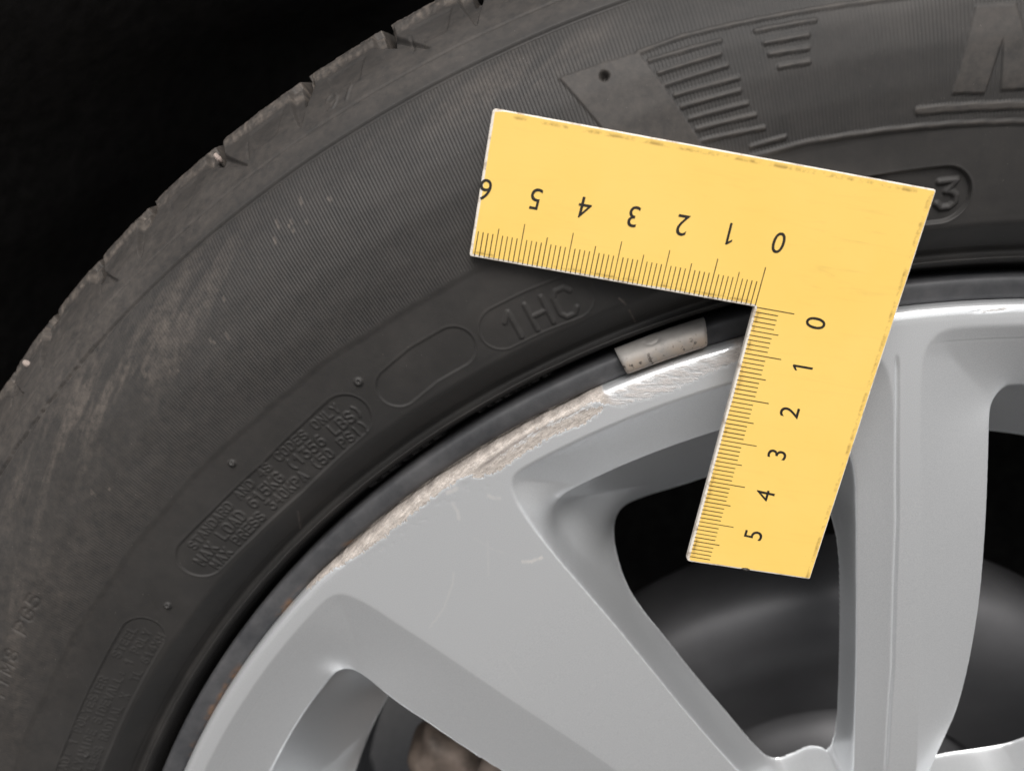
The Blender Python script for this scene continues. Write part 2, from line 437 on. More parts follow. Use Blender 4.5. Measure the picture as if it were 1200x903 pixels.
# moulded lettering: single stroke glyphs on a 0.6 x 1 cell
G = {'A': [[(0, 0), (.3, 1), (.6, 0)], [(.12, .36), (.48, .36)]], 'B': [[(0, 0), (0, 1), (.4, 1), (.55, .87), (.55, .65), (.4, .53), (0, .53)], [(.4, .53), (.6, .4), (.6, .14), (.42, 0), (0, 0)]],
     'C': [[(.6, .82), (.45, 1), (.15, 1), (0, .8), (0, .2), (.15, 0), (.45, 0), (.6, .18)]], 'D': [[(0, 0), (0, 1), (.35, 1), (.6, .75), (.6, .25), (.35, 0), (0, 0)]],
     'E': [[(.55, 1), (0, 1), (0, 0), (.55, 0)], [(0, .52), (.45, .52)]], 'G': [[(.6, .82), (.45, 1), (.15, 1), (0, .8), (0, .2), (.15, 0), (.45, 0), (.6, .2), (.6, .47), (.33, .47)]],
     'H': [[(0, 0), (0, 1)], [(.6, 0), (.6, 1)], [(0, .5), (.6, .5)]], 'I': [[(.3, 0), (.3, 1)]], 'K': [[(0, 0), (0, 1)], [(.58, 1), (0, .42)], [(.2, .6), (.6, 0)]],
     'L': [[(0, 1), (0, 0), (.52, 0)]], 'M': [[(0, 0), (0, 1), (.3, .35), (.6, 1), (.6, 0)]], 'N': [[(0, 0), (0, 1), (.6, 0), (.6, 1)]],
     'O': [[(.15, 0), (0, .2), (0, .8), (.15, 1), (.45, 1), (.6, .8), (.6, .2), (.45, 0), (.15, 0)]], 'P': [[(0, 0), (0, 1), (.42, 1), (.6, .85), (.6, .62), (.42, .47), (0, .47)]],
     'R': [[(0, 0), (0, 1), (.42, 1), (.6, .85), (.6, .62), (.42, .47), (0, .47)], [(.35, .47), (.6, 0)]],
     'S': [[(.58, .85), (.42, 1), (.15, 1), (0, .85), (0, .65), (.15, .53), (.45, .47), (.6, .35), (.6, .15), (.45, 0), (.15, 0), (0, .15)]],
     'T': [[(0, 1), (.6, 1)], [(.3, 1), (.3, 0)]], 'W': [[(0, 1), (.15, 0), (.3, .65), (.45, 0), (.6, 1)]], 'X': [[(0, 0), (.6, 1)], [(0, 1), (.6, 0)]], 'Y': [[(0, 1), (.3, .5), (.6, 1)], [(.3, .5), (.3, 0)]],
     'U': [[(0, 1), (0, .2), (.15, 0), (.45, 0), (.6, .2), (.6, 1)]],
     '0': [[(.2, 0), (.03, .2), (.03, .8), (.2, 1), (.4, 1), (.57, .8), (.57, .2), (.4, 0), (.2, 0)]], '1': [[(.08, .72), (.34, 1), (.34, 0)]],
     '3': [[(.03, 1), (.57, 1), (.27, .62), (.45, .58), (.6, .42), (.6, .18), (.42, 0), (.15, 0), (0, .17)]], '4': [[(.45, 0), (.45, 1), (0, .32), (.6, .32)]],
     '5': [[(.55, 1), (.07, 1), (.03, .56), (.4, .6), (.6, .45), (.6, .15), (.42, 0), (.15, 0), (0, .13)]],
     '6': [[(.52, .95), (.3, 1), (.08, .75), (0, .4), (.05, .12), (.2, 0), (.42, 0), (.6, .17), (.6, .42), (.42, .58), (.2, .58), (.02, .4)]],
     '8': [[(.3, .53), (.08, .66), (.08, .88), (.22, 1), (.38, 1), (.52, .88), (.52, .66), (.3, .53), (.03, .36), (.03, .14), (.18, 0), (.42, 0), (.57, .14), (.57, .36), (.3, .53)]],
     '7': [[(0, 1), (.57, 1), (.2, 0)]], '9': [[(.08, .05), (.3, 0), (.52, .25), (.6, .6), (.55, .88), (.4, 1), (.18, 1), (0, .83), (0, .58), (.18, .42), (.4, .42), (.58, .6)]],
     '(': [[(.42, 1.05), (.25, .75), (.25, .25), (.42, -.05)]], ')': [[(.18, 1.05), (.35, .75), (.35, .25), (.18, -.05)]], ':': [[(.3, .25), (.3, .27)], [(.3, .7), (.3, .72)]]}
def write(text, r_mid, f0, f1, h, w=0.030, amp=0.035, r_end=None, soft=0.024, slant=0.0):
    """text along the tyre between angles f0 (start) and f1 (end), tops pointing outward"""
    n = len(text); pitch = (f0 - f1) / n; r_end = r_mid if r_end is None else r_end
    cw = math.radians(pitch) * r_mid * 0.64
    for i, ch in enumerate(text):
        if ch not in G: continue
        fa = f0 - (i + 0.18) * pitch; rm = r_mid + (r_end - r_mid) * i / max(1, n)
        for pl in G[ch]:
            stroke([(rm + (y - .5) * h, fa - math.degrees((x / .6 * cw + slant * (y - .5) * h) / rm)) for x, y in pl], w, amp, soft)
write('STANDARD AND 4S CODES ONLY', 21.30, 138.6, 127.1, 0.165, 0.014, 0.018, 21.36)
write('MAX LOAD 615KG (1356 LBS)', 21.00, 139.2, 126.3, 0.215, 0.017, 0.022, 21.08)
write('MAX PRESS 340KPA (50 PSI)', 20.72, 138.9, 126.6, 0.19, 0.016, 0.021, 20.77)
write('TREAD: 1 POLYESTER 2 STEEL', 21.25, 157.0, 144.6, 0.155, 0.014, 0.011)
write('1 POLYAMIDE SIDEWALL: 1 POLY', 20.98, 157.2, 144.4, 0.155, 0.014, 0.011)
write('TUBELESS RADIAL X  TL 614XH', 20.71, 157.0, 144.3, 0.155, 0.014, 0.011)
write('1HC', 20.94, 118.1, 114.0, 0.52, 0.030, 0.026, 20.90, soft=0.035)
write('3', 21.01, 97.2, 95.9, 0.44, 0.035, 0.05, soft=0.035)
write('1TM8 PG5', 22.98, 152.5, 145.6, 0.26, 0.02, -0.018, 23.2)
write('97', 25.95, 120.5, 119.0, 0.26, 0.018, 0.018, slant=0.2)
write('1AOG1HTO', 19.56, 122.3, 117.3, 0.14, 0.014, 0.05, soft=0.015)
write('B0PA05G', 19.56, 130.3, 124.6, 0.13, 0.014, 0.05, soft=0.015)
# moulding nubs
for r, f, rad, a in ((21.508, 125.44, .06, .05), (21.833, 133.2, .045, .06), (20.955, 142.4, .05, .06), (20.895, 154.1, .04, .04)):
    stroke([(r, f), (r, f + .01)], rad, a, 0.04)
    stroke([(r + .02, f - .03), (r + .02, f - .02)], 0.012, -a * 0.9, 0.03)
# white scratches near the bead
SCR = np.zeros_like(R2)
for p in ([(20.293, 133.33), (19.95, 134.8)], [(20.318, 111.93), (19.95, 111.84)], [(20.6, 112.2), (20.45, 112.0)]):
    I, J, d = stroke(p, 0.010, 0.01, 0.02)
    SCR[I, J] = np.maximum(SCR[I, J], (1 - smooth(d, 0.0, 0.03)) * (0.35 + 0.5 * vnoise(R2[I, J] * 14, F2[I, J] * 4)))

# tread edge: lateral grooves and wedge recesses
NOT = [117.38, 121.5, 126.27, 130.5, 134.02, 137.6, 141.2]
lo = [117.38 - 4.0 * k for k in range(1, 41)]
hi = []; x = 141.2
while x + 3.9 < lo[-1] + 360 - 1.0: x += 4.0; hi.append(x)
NOT = sorted(lo + NOT + hi)
for k, f in enumerate(NOT):
    fm = ((F2 - f + 180) % 360) - 180
    tilt = -1.8 if k % 2 == 0 else 0.25
    dphi = np.abs(fm + 0.15) * math.radians(1) * 26.6
    D -= 0.44 * (1 - smooth(dphi, 0.06, 0.10)) * smooth(R2, 26.36, 26.5) * (H2 > -6)
    q = np.clip((26.55 - R2) / 0.70, 0, 1.001)
    cen = tilt * q; hwid = (1 - q) * (0.62 if k % 2 else 0.5) + 0.02
    wv_ = fm - cen
    wedge = (1 - smooth(np.abs(wv_), hwid * 0.75, hwid * 1.05)) * (q < 1) * (H2 > -2.0) * smooth(R2, 25.84, 25.92)
    D -= 0.13 * wedge * (1 - 0.6 * q)
    # shallow facet on each block
    D -= 0.028 * (1 - smooth(np.abs(fm - 1.9), 0.9 - 0.6 * q, 1.0 - 0.6 * q)) * smooth(R2, 26.0, 26.1) * (1 - smooth(R2, 26.5, 26.56)) * side
    D -= 0.03 * (1 - smooth(np.abs(fm - 2.9) * .46, 0.01, 0.03)) * smooth(R2, 25.95, 26.0) * (1 - smooth(R2, 26.3, 26.4)) * side * (k % 2)
D += 0.03 * (fbm(F2 * 1.3, H2 * 2.2, 4) - 0.5) * smooth(R2, 26.5, 26.7) * side
D += 0.022 * (fbm(F2 * 9, H2 * 9, 2) - 0.5) * smooth(R2, 26.55, 26.68)
D += 0.012 * (fbm(ARC * 0.8, R2 * 0.8, 3) - 0.5) * side

# dust, chalky wear
patch = smooth(fbm(ARC * 1.3 + 11, R2 * 1.5, 5), 0.46, 0.66)
zone = np.exp(-((F2 - 135) / 7.5) ** 2 - ((R2 - 24.5) / 0.7) ** 2) + 0.42 * np.exp(-((F2 - 112.5) / 6) ** 2 - ((R2 - 24.75) / 0.4) ** 2) + 0.35 * np.exp(-((F2 - 150) / 7) ** 2 - ((R2 - 23.4) / 1.0) ** 2)
DU = 0.5 * patch * np.clip(zone, 0, 1) + 0.13 * smooth(F2, 112, 150) * smooth(R2, 21.5, 23) + 0.05 * smooth(R2, 20.4, 22)
DU += 0.17 * smooth(R2, 25.2, 25.5) * side * (0.7 + 0.5 * fbm(ARC * 1.5, R2 * 2, 3)) * (1 - 0.5 * smooth(R2, 26.1, 26.4))
DU += (1 - smooth(R2, 26.55, 26.68)) * 0 + smooth(R2, 26.55, 26.68) * (0.18 + 0.45 * smooth(fbm(F2 * 6, H2 * 7, 3), 0.4, 0.7))
for px_r, px_f, l in ((24.55, 122.4, .3), (24.45, 123.7, .35), (24.35, 124.3, .25), (23.6, 129.5, .3), (24.0, 133.0, .35), (23.9, 131.5, .2), (24.6, 131.0, .25), (24.3, 128.4, .2), (23.3, 138.5, .3)):
    for s in range(3):
        rr = px_r + random.uniform(-.18, .18); ff = px_f + random.uniform(-.8, .8); ll = l * random.uniform(.2, .8)
        I, J = local(rr - .3, rr + .3, ff - .6, ff + .6)
        dd = np.abs((F2[I, J] - ff) * 0.41 + (R2[I, J] - rr) * 0.12); e = np.abs(R2[I, J] - rr) / (ll * .5)
        DU[I, J] = np.maximum(DU[I, J], 0.6 * (1 - smooth(dd, 0.006, 0.05)) * (1 - smooth(e, .5, 1)))
DU = np.clip(DU + SCR + 0.17 * smooth(E, 0.014, 0.025) * smooth(R2, 22.0, 22.1) * (F2 < 112) * (R2 < 25), 0, 1.3)

D += E
Rn = prof[:, 0][:, None] + nrm[:, 0][:, None] * D
Hn = prof[:, 1][:, None] + nrm[:, 1][:, None] * D
a = np.radians(F2)
P = np.stack([Rn * np.cos(a), -Hn, Rn * np.sin(a)], -1) * SC

def grid_normals(P, flip):
    du = np.empty_like(P); du[1:-1] = P[2:] - P[:-2]; du[0] = P[1] - P[0]; du[-1] = P[-1] - P[-2]
    dv = np.roll(P, -1, 1) - np.roll(P, 1, 1)
    n = np.cross(du, dv); n /= np.linalg.norm(n, axis=-1, keepdims=True) + 1e-20
    return -n if flip else n
def grid_faces(ni, nj, flip):
    I, J = np.meshgrid(np.arange(ni - 1), np.arange(nj), indexing='ij')
    a = I * nj + J; b_ = I * nj + (J + 1) % nj
    Q = np.stack([a, b_, b_ + nj, a + nj], -1)
    return Q[..., ::-1] if flip else Q
N = grid_normals(P, False)
mid = np.argmin(np.abs(prof[:, 0] - 22.8)); flipT = N[mid, 100, 1] > 0
if flipT: N = -N
Q = grid_faces(*P.shape[:2], not flipT)
V = P.reshape(-1, 3); NN = N.reshape(-1, 3)
AT = {'dust': DU.ravel(), 'rib': RIB.ravel(), 'turn': (F2 / 360.0).ravel()}
i_cut = np.where((prof[:, 0] > 25.86) & (prof[:, 1] < -0.2))[0][0]
i_end = np.where(prof[:, 1] < -8.5)[0][0]
tyre = link('tyre', raw_mesh('tyre', V, np.concatenate([Q[:i_cut].reshape(-1, 4), Q[i_end:].reshape(-1, 4)]), NN, AT), mat_rubber, wheel)
fc = (phd + 0.02) % 360
bounds = [f - 0.3 for f in NOT]
for k in range(len(bounds)):
    f0 = bounds[k]; f1 = bounds[(k + 1) % len(bounds)]
    f1 = f1 + 360 if f1 <= f0 else f1
    rel = (fc - f0) % 360
    jj = np.where(rel < (f1 - f0))[0]
    link('tread_block', raw_mesh('tread_block', V, Q[i_cut:i_end][:, jj].reshape(-1, 4), NN, AT), mat_rubber, tyre)
del P, N, Q, V, NN, AT, D, DU, RIB, SCR, Rn, Hn
# chalky crumb stuck in one groove, pale mud on the tread edge
def pebble(name, r, f, h, s, parent, mat, seed):
    rs = np.random.RandomState(seed); me = bpy.data.meshes.new(name)
    import bmesh
    bm = bmesh.new(); bmesh.ops.create_icosphere(bm, subdivisions=2, radius=1)
    for v in bm.verts:
        q = v.co.copy(); v.co = Vector((q.x * s[0], q.y * s[1], q.z * s[2])) * (1 + 0.35 * (rs.rand() - .5))
    bm.to_mesh(me); bm.free()
    for p in me.polygons: p.use_smooth = True
    o = link(name, me, mat, parent)
    o.location = Vector((r * math.cos(math.radians(f)), -h, r * math.sin(math.radians(f)))) * SC
    o.rotation_euler = (0, -math.radians(f), 0)
    return o
pebble('mud_crumb', 26.58, 126.15, -1.5, (0.0014, 0.0008, 0.0007), tyre, mat_grit, 3)
pebble('mud_crumb', 26.52, 139.5, -1.32, (0.0013, 0.0006, 0.0009), tyre, mat_grit, 5)

# ---- alloy rim face
fine_lo, fine_hi = 74.0, 158.5
phr = phi_grid(fine_lo, fine_hi, 0.105, 0.9)
phr = np.concatenate([np.arange(fine_lo, 106.0, 0.06), phr[phr >= 106.0]])
rr = np.concatenate([np.arange(3.0, 6.8, 0.25), np.arange(6.8, 18.30, 0.034), np.arange(18.30, 18.84, 0.022), np.arange(18.84, 19.0, 0.010)])
RR, FF = np.meshgrid(rr, phr, indexing='ij')
FP = (FF - 97.6) % 72 + 97.6
PX = RR * np.cos(np.radians(FP)); PZ = RR * np.sin(np.radians(FP))

def arcp(r, f0, f1, n, *ext):
    return [(r, f0 + (f1 - f0) * k / n, *ext) for k in range(n + 1)]
A0 = arcp(18.55, 167.4, 137.4, 20) + [(18.50, 136.7), (18.43, 136.3), (18.21, 135.85), (17.86, 135.5), (16.92, 135.0), (15.95, 134.4), (14.6, 133.6), (12.95, 132.3), (11.8, 131.3), (10.0, 129.8), (8.4, 130), (7.6, 134)] + arcp(7.05, 138, 156, 6) + \
     [(6.95, 162), (6.92, 168.4), (8.0, 168.7), (10.1, 168.7), (14.74, 168.8), (17.9, 169.0), (18.4, 168.3)]
A1 = arcp(17.18, 161.9, 143.6, 12, .8) + [(17.15, 142.8, .78), (17.06, 142.2, .74), (16.92, 141.75, .68), (16.64, 141.45, .6), (15.91, 141.45, .5), (15.19, 141.4, .5), (14.52, 141.3, .5), (13.77, 141.3, .5), (12.85, 141.0, .5), (11.0, 140.9, .5), (9.6, 141.5, .5), (8.5, 143.0, .6), (8.1, 146, .6), (7.48, 150, .5), (7.38, 154.1, .5), (7.18, 160, .5), (7.1, 166, .5), (7.7, 166.6, .45),
     (9.13, 164.4, .4), (10.21, 162.9, .4), (12.41, 162.6, .4), (14.54, 163.2, .4), (15.77, 163.55, .45), (16.6, 163.75, .5), (16.9, 163.6, .6), (17.1, 163.0, .7), (17.17, 162.4, .8)]
A2 = [(15.2, 159.5, 4.5), (15.2, 155, 4.5), (15.2, 151, 4.5), (15.22, 147.8, 4.3), (15.2, 145.4, 3.2), (15.1, 143.6, 2.2), (14.6, 142.4, 1.8), (13.77, 142.0, 1.8), (12.85, 141.8, 1.8), (11.1, 141.9, 1.8), (9.6, 142.8, 1.8), (8.3, 147, 2), (7.9, 152, 2), (7.6, 158, 2), (7.4, 164.9, 1.8),
      (8.4, 165.0, 1.8), (10.3, 162.2, 1.8), (12.4, 162.1, 1.8), (14.4, 162.6, 2), (15.0, 162.2, 2.9), (15.15, 161.0, 4.0)]
B0 = arcp(18.25, 121.6, 100.0, 16) + [(18.0, 98.7), (16.5, 98.4), (14.79, 98.6), (11.54, 99.4), (9.45, 100.4), (7.9, 101.3), (7.55, 102.8), (7.6, 108), (7.5, 114), (7.5, 115.8), (8.3, 117.2), (10.3, 119.6), (12.01, 120.8), (13.17, 121.3), (14.38, 121.8), (15.44, 122.3), (16.63, 122.8), (17.48, 122.98), (17.95, 122.75), (18.18, 122.3)]
B1 = arcp(17.1, 120.2, 104.0, 12, .8) + [(17.0, 102.6, .6), (16.6, 101.4, .4), (15.74, 100.95, .35), (14.89, 101.3, .35), (11.64, 102.6, .35), (9.6, 104.0, .35), (8.3, 105.2, .35), (8.25, 107.5, .4), (8.15, 112.0, .4), (8.05, 115.3, .45), (8.9, 117.6, .7), (10.4, 119.38, .8), (12.05, 120.58, .8), (13.2, 121.12, .8), (14.38, 121.62, .8), (15.44, 122.12, .8), (16.3, 122.45, .8), (16.75, 122.1, .8), (17.03, 121.2, .8)]
B2 = [(14.68, 105.5, 4.5), (14.68, 109.7, 4.5), (14.70, 113.2, 4.5), (14.85, 117.7, 4.4), (14.98, 119.1, 4.0), (14.98, 119.95, 3.3), (14.7, 120.55, 2.6), (14.1, 120.9, 1.9), (13.4, 120.5, 1.6), (12.9, 120.15, 1.6), (11.43, 119.35, 1.6), (10.3, 118.3, 1.6), (9.0, 117.0, 1.6), (8.4, 115.6, 1.6), (8.4, 112, 1.6), (8.55, 108.5, 1.6),
      (8.45, 105.8, 1.2), (11.7, 102.85, 1.2), (14.4, 101.75, 1.2), (14.75, 102.3, 2.8), (14.75, 103.4, 4)]
def c2(poly):
    A = np.array([(p[0] * math.cos(math.radians(p[1])), p[0] * math.sin(math.radians(p[1])), *(p[2:] if len(p) > 2 else (0,))) for p in poly])
    for _ in range(2):          # corner cutting
        B = np.roll(A, -1, 0); A = np.stack([A * .75 + B * .25, A * .25 + B * .75], 1).reshape(-1, 3)
        # drop vertices that are nearly collinear and close
        keep = np.ones(len(A), bool)
        d = np.linalg.norm(A[:, :2] - np.roll(A[:, :2], 1, 0), axis=1)
        keep[(d < 0.04)] = False
        A = A[keep]
    return A
def pdist(X, Y, A):
    best = np.full(X.shape, 1e9); val = np.zeros(X.shape); gx_ = np.zeros(X.shape); gy_ = np.zeros(X.shape)
    ins = np.zeros(X.shape, bool); n = len(A); sw = np.zeros(X.shape); sv_ = np.zeros(X.shape)
    for i in range(n):
        x0, y0, v0 = A[i]; x1, y1, v1 = A[(i + 1) % n]
        dx, dy = x1 - x0, y1 - y0; L = dx * dx + dy * dy + 1e-12
        t = np.clip(((X - x0) * dx + (Y - y0) * dy) / L, 0, 1)
        qx = x0 + t * dx; qy = y0 + t * dy; d = (X - qx) ** 2 + (Y - qy) ** 2
        w_ = math.sqrt(L) / (d + 0.01) ** 2; sw += w_; sv_ += w_ * (v0 + t * (v1 - v0))
        m = d < best
        best[m] = d[m]; gx_[m] = qx[m]; gy_[m] = qy[m]
        if y0 != y1:
            ins ^= ((Y < y0) != (Y < y1)) & (X < (x1 - x0) * (Y - y0) / (y1 - y0) + x0)
    return np.sqrt(best), sv_ / sw, ins, gx_, gy_

Hh = np.zeros_like(RR); inP1 = np.zeros(RR.shape, bool); hole = np.zeros(RR.shape, bool)
snapx = PX.copy(); snapz = PZ.copy(); hd = np.full(RR.shape, -1.0); crest = np.zeros(RR.shape, bool)
for p0, p1, p2, f0, f1 in ((A0, A1, A2, 128.5, 169.7), (B0, B1, B2, 97.5, 124.0)):
    m = (RR > 6.85) & (RR < 18.7) & (FP > f0) & (FP < f1)
    X = PX[m]; Y = PZ[m]
    d0, _, i0, _, _ = pdist(X, Y, c2(p0)); d1, v1, i1, q1x, q1y = pdist(X, Y, c2(p1)); d2, v2, i2, qx, qy = pdist(X, Y, c2(p2))
    h = np.zeros(X.shape)
    t = d0 / (d0 + d1 + 1e-9)
    if p0 is B0: t = t ** 0.9
    k = i0 & ~i1; h[k] = -(v1 * t)[k]
    t2 = d1 / (d1 + d2 + 1e-9)
    k = i1 & ~i2; h[k] = -(v1 + (v2 - v1) * t2 ** 0.75)[k]
    h[i2] = -(v2 + 0.0 * d2)[i2]
    Hh[m] = np.minimum(Hh[m], h)
    tmp = np.zeros(RR.shape, bool); tmp[m] = i1; inP1 |= tmp
    tmp = np.zeros(RR.shape, bool); tmp[m] = i2; hole |= tmp
    tmp = hd[m]; tmp[i2] = d2[i2]; hd[m] = tmp
    tx = snapx[m]; tz = snapz[m]; tx[i2] = qx[i2]; tz[i2] = qy[i2]; snapx[m] = tx; snapz[m] = tz
# narrow seam along the slim spoke's ridge
seam_r = [8.6, 9.45, 11.54, 14.79, 18.01]; seam_f = [100.9, 100.4, 99.4, 98.6, 98.25]
sf = np.interp(RR, seam_r, seam_f)
seam = np.exp(-(((FP - sf) * np.radians(1) * RR) / 0.03) ** 2) * smooth(RR, 8.6, 9.2) * (1 - smooth(RR, 17.9, 18.2))
ridge = smooth(FP, sf - 0.1, sf + .1) * 0
for _ in range(1):
    B = Hh.copy(); B[1:-1] = .25 * Hh[:-2] + .5 * Hh[1:-1] + .25 * Hh[2:]
    Hh = .25 * np.roll(B, 1, 1) + .5 * B + .25 * np.roll(B, -1, 1)
B = Hh.copy()
for _ in range(3):
    B[1:-1] = .25 * B[:-2] + .5 * B[1:-1] + .25 * B[2:]
    B = .25 * np.roll(B, 1, 1) + .5 * B + .25 * np.roll(B, -1, 1)
slim = (FP < 105.5) | (FP > 160.0)
Hh = np.where(slim, B, Hh)
Hh -= 0.05 * seam
Hh += -0.006 * np.clip(16 - RR, 0, 9) ** 2
Hh += -0.25 * smooth(7.5 - RR, 0, 3)
Hh += 0.05 * smooth(RR, 18.35, 18.6) * (1 - smooth(RR, 18.7, 18.85)) * 0
# lip edge and kerb damage
lowf = [104.5, 105.2, 108.4, 109.7, 111.2, 113.1, 114.4, 115.4, 116.5, 117.4, 118.5, 120.3, 122.0, 124.0, 124.9, 126.7, 128.1, 130.2, 132.3, 134.8, 135.6, 137.5, 138.2]
lowr = [19.0, 18.80, 18.55, 18.52, 18.44, 18.49, 18.50, 18.78, 18.86, 18.79, 18.81, 18.78, 18.69, 18.62, 18.72, 18.73, 18.70, 18.66, 18.69, 18.80, 18.88, 18.93, 19.05]
lr = np.interp(FF, lowf, lowr, left=19.2, right=19.2)
edge_n = 0.07 * (fbm(FF * 3.1, RR * 0 + 1.5, 3) - 0.5) + 0.13 * (fbm(FF * 9, RR * 14, 3) - .5)
scuff = smooth(RR, lr - 0.02 + edge_n, lr + 0.03 + edge_n) * (RR < 19.05)
reg2 = smooth(FF, 106.0, 108.5) * (1 - smooth(FF, 114.6, 115.2))
scuff *= 1 - 0.45 * reg2
scuff *= 1 - 0.8 * reg2 * smooth(RR, 18.84, 18.90)
# second, inner streak
mf = [115.3, 115.7, 116.8, 119.1, 120.8, 123.1, 124.4]; mr = [18.66, 18.62, 18.62, 18.64, 18.60, 18.56, 18.60]
mr_ = np.interp(FF, mf, mr); s2w = np.interp(FF, [115.2, 115.8, 117, 119, 121, 123, 124.5], [0, .09, .11, .10, .10, .13, 0])
sc2 = (1 - smooth(np.abs(RR - mr_ - edge_n), s2w * .6, s2w * 1.1 + .01)) * (s2w > 0.01)
scuff = np.maximum(scuff, sc2 * 0.95)
gap = np.exp(-((RR - np.interp(FF, mf, [18.75, 18.75, 18.76, 18.77, 18.77, 18.70, 18.66])) / 0.040) ** 2) * smooth(FF, 115.4, 116.5) * (1 - smooth(FF, 123.0, 124.4))
betw = smooth(FF, 115.3, 116.2) * (1 - smooth(FF, 123.2, 124.2)) * smooth(RR, mr_ - .02, mr_ + .03) * (0.42 + 0.35 * fbm(FF * 6, RR * 22, 3))
scuff = np.clip(np.maximum(scuff, betw), 0, 1)
small = (1 - smooth(np.hypot((FF - 93.1) * .33 / .42, (RR - 18.84 + (FF - 93.1) * .02) / .05), .6, 1.1)) + .8 * (1 - smooth(np.hypot((FF - 97.2) * .33 / .12, (RR - 18.92) / .03), .6, 1.1))
scuff = np.maximum(scuff, 0.40 * small)
speck = 0.34 * smooth(fbm(FF * 4 + 9, RR * 14, 3), 0.60, 0.72) * np.exp(-((RR - lr + 0.22) / 0.16) ** 2) * (FF > 122) * (FF < 135)
scuff = np.maximum(scuff, speck)
dent = smooth(FF, 115.5, 117.5) * (1 - smooth(FF, 133, 137))
Reff = RR + dent * (0.055 + 0.07 * (fbm(FF * 1.7, RR * 0 + 4, 3) - .5)) * smooth(RR, 18.5, 18.8)
lipf = np.interp(Reff, [18.70, 18.80, 18.86, 18.90, 18.93, 18.955, 18.975, 18.99, 19.2], [0, -.004, -.018, -.038, -.065, -.10, -.16, -.42, -.46])
Hh += lipf
rough = (fbm(FF * 7, RR * 16, 3) - .5)
Hh += scuff * (0.012 * rough - 0.012) * (1 - 0.4 * reg2) - 0.010 * gap * dent
# scratches on the broad spoke
SCR = np.zeros_like(RR)
WX = RR * np.cos(np.radians(FF)); WZ = RR * np.sin(np.radians(FF))
def scratch(pts, w, s):
    global SCR
    P_ = [(r * math.cos(math.radians(f)), r * math.sin(math.radians(f))) for r, f in pts]
    for a_, b_ in zip(P_[:-1], P_[1:]):
        d = seg_d(WX, WZ, a_[0], a_[1], b_[0], b_[1])
        SCR = np.maximum(SCR, s * (1 - smooth(d, w * .3, w)))
scratch([(16.57, 125.0), (16.48, 124.5), (16.44, 123.7)], 0.045, 0.95)
scratch([(17.2, 129.4), (17.02, 130.0), (16.72, 131.8), (16.62, 133.0), (16.6, 133.6)], 0.026, 0.30)
scratch([(17.33, 126.1), (17.0, 126.9), (16.72, 127.6)], 0.026, 0.22)
scratch([(17.54, 126.7), (17.2, 126.3), (16.94, 125.7)], 0.024, 0.16)
scratch([(18.39, 126.4), (18.2, 126.45), (18.05, 126.7)], 0.05, 0.45)
scratch([(18.13, 124.2), (18.02, 124.0), (17.96, 123.7)], 0.05, 0.45)
scratch([(18.63, 126.2), (18.60, 125.6)], 0.07, 0.7)
scratch([(15.1, 131.0), (14.2, 131.6)], 0.03, 0.10)
SCR *= 0.55 + 0.6 * vnoise(FF * 6, RR * 9)

ang = np.radians(FF)
X3 = RR * np.cos(ang); Z3 = RR * np.sin(ang)
rot = np.radians(FF - FP)
sx = snapx * np.cos(rot) - snapz * np.sin(rot); sz = snapx * np.sin(rot) + snapz * np.cos(rot)
cell = np.maximum(0.036, np.where((FF > fine_lo) & (FF < fine_hi), 0.036, 0.30))
sn = hole & (hd < cell * 1.05)
X3[sn] = sx[sn]; Z3[sn] = sz[sn]
P = np.stack([X3, -Hh, Z3], -1) * SC
N = grid_normals(np.stack([RR * np.cos(ang), -Hh, RR * np.sin(ang)], -1), False)
fl_ = N[60, 50, 1] > 0
if fl_: N = -N
Q = grid_faces(*P.shape[:2], not fl_)
dead = hole & ~sn
fm = dead[:-1, :] | dead[1:, :] | np.roll(dead, -1, 1)[:-1] | np.roll(dead, -1, 1)[1:]
fm |= (hole[:-1, :] & hole[1:, :] & np.roll(hole, -1, 1)[:-1] & np.roll(hole, -1, 1)[1:])
live = ~fm
rc = RR[:-1]; fcp = FP[:-1]
lipwall = ((fcp > 103.2) & (fcp < 120.4) & (rc > 15.1)) | ((fcp > 144.2) & (fcp < 161.2) & (rc > 15.2)) | (rc > 17.0) | (rc < 8.0)
spk = live & ~lipwall
V = P.reshape(-1, 3); NN = N.reshape(-1, 3); AT = {'scuff': scuff.ravel(), 'scratch': SCR.ravel(), 'pale': reg2.ravel() * 0.85, 'groove': gap.ravel(), 'arc': (FF * .33 * 1.3).ravel(), 'rad': (RR * 7.5 + FF * .33 * 0.9).ravel()}
rim = link('alloy_rim', raw_mesh('alloy_rim', V, Q[live & lipwall], NN, AT), mat_silver, wheel)
fcen = (FF[:-1] + 0.0) % 360
for k in range(5):
    for (lo_, hi_) in ((111.5, 152.5), (152.5, 183.5)):
        rel = (fcen - lo_ - 72 * k) % 360
        s_ = spk & (rel < hi_ - lo_)
        link('spoke', raw_mesh('spoke', V, Q[s_], NN, AT), mat_silver, rim)
del P, N, Q, V, NN, AT

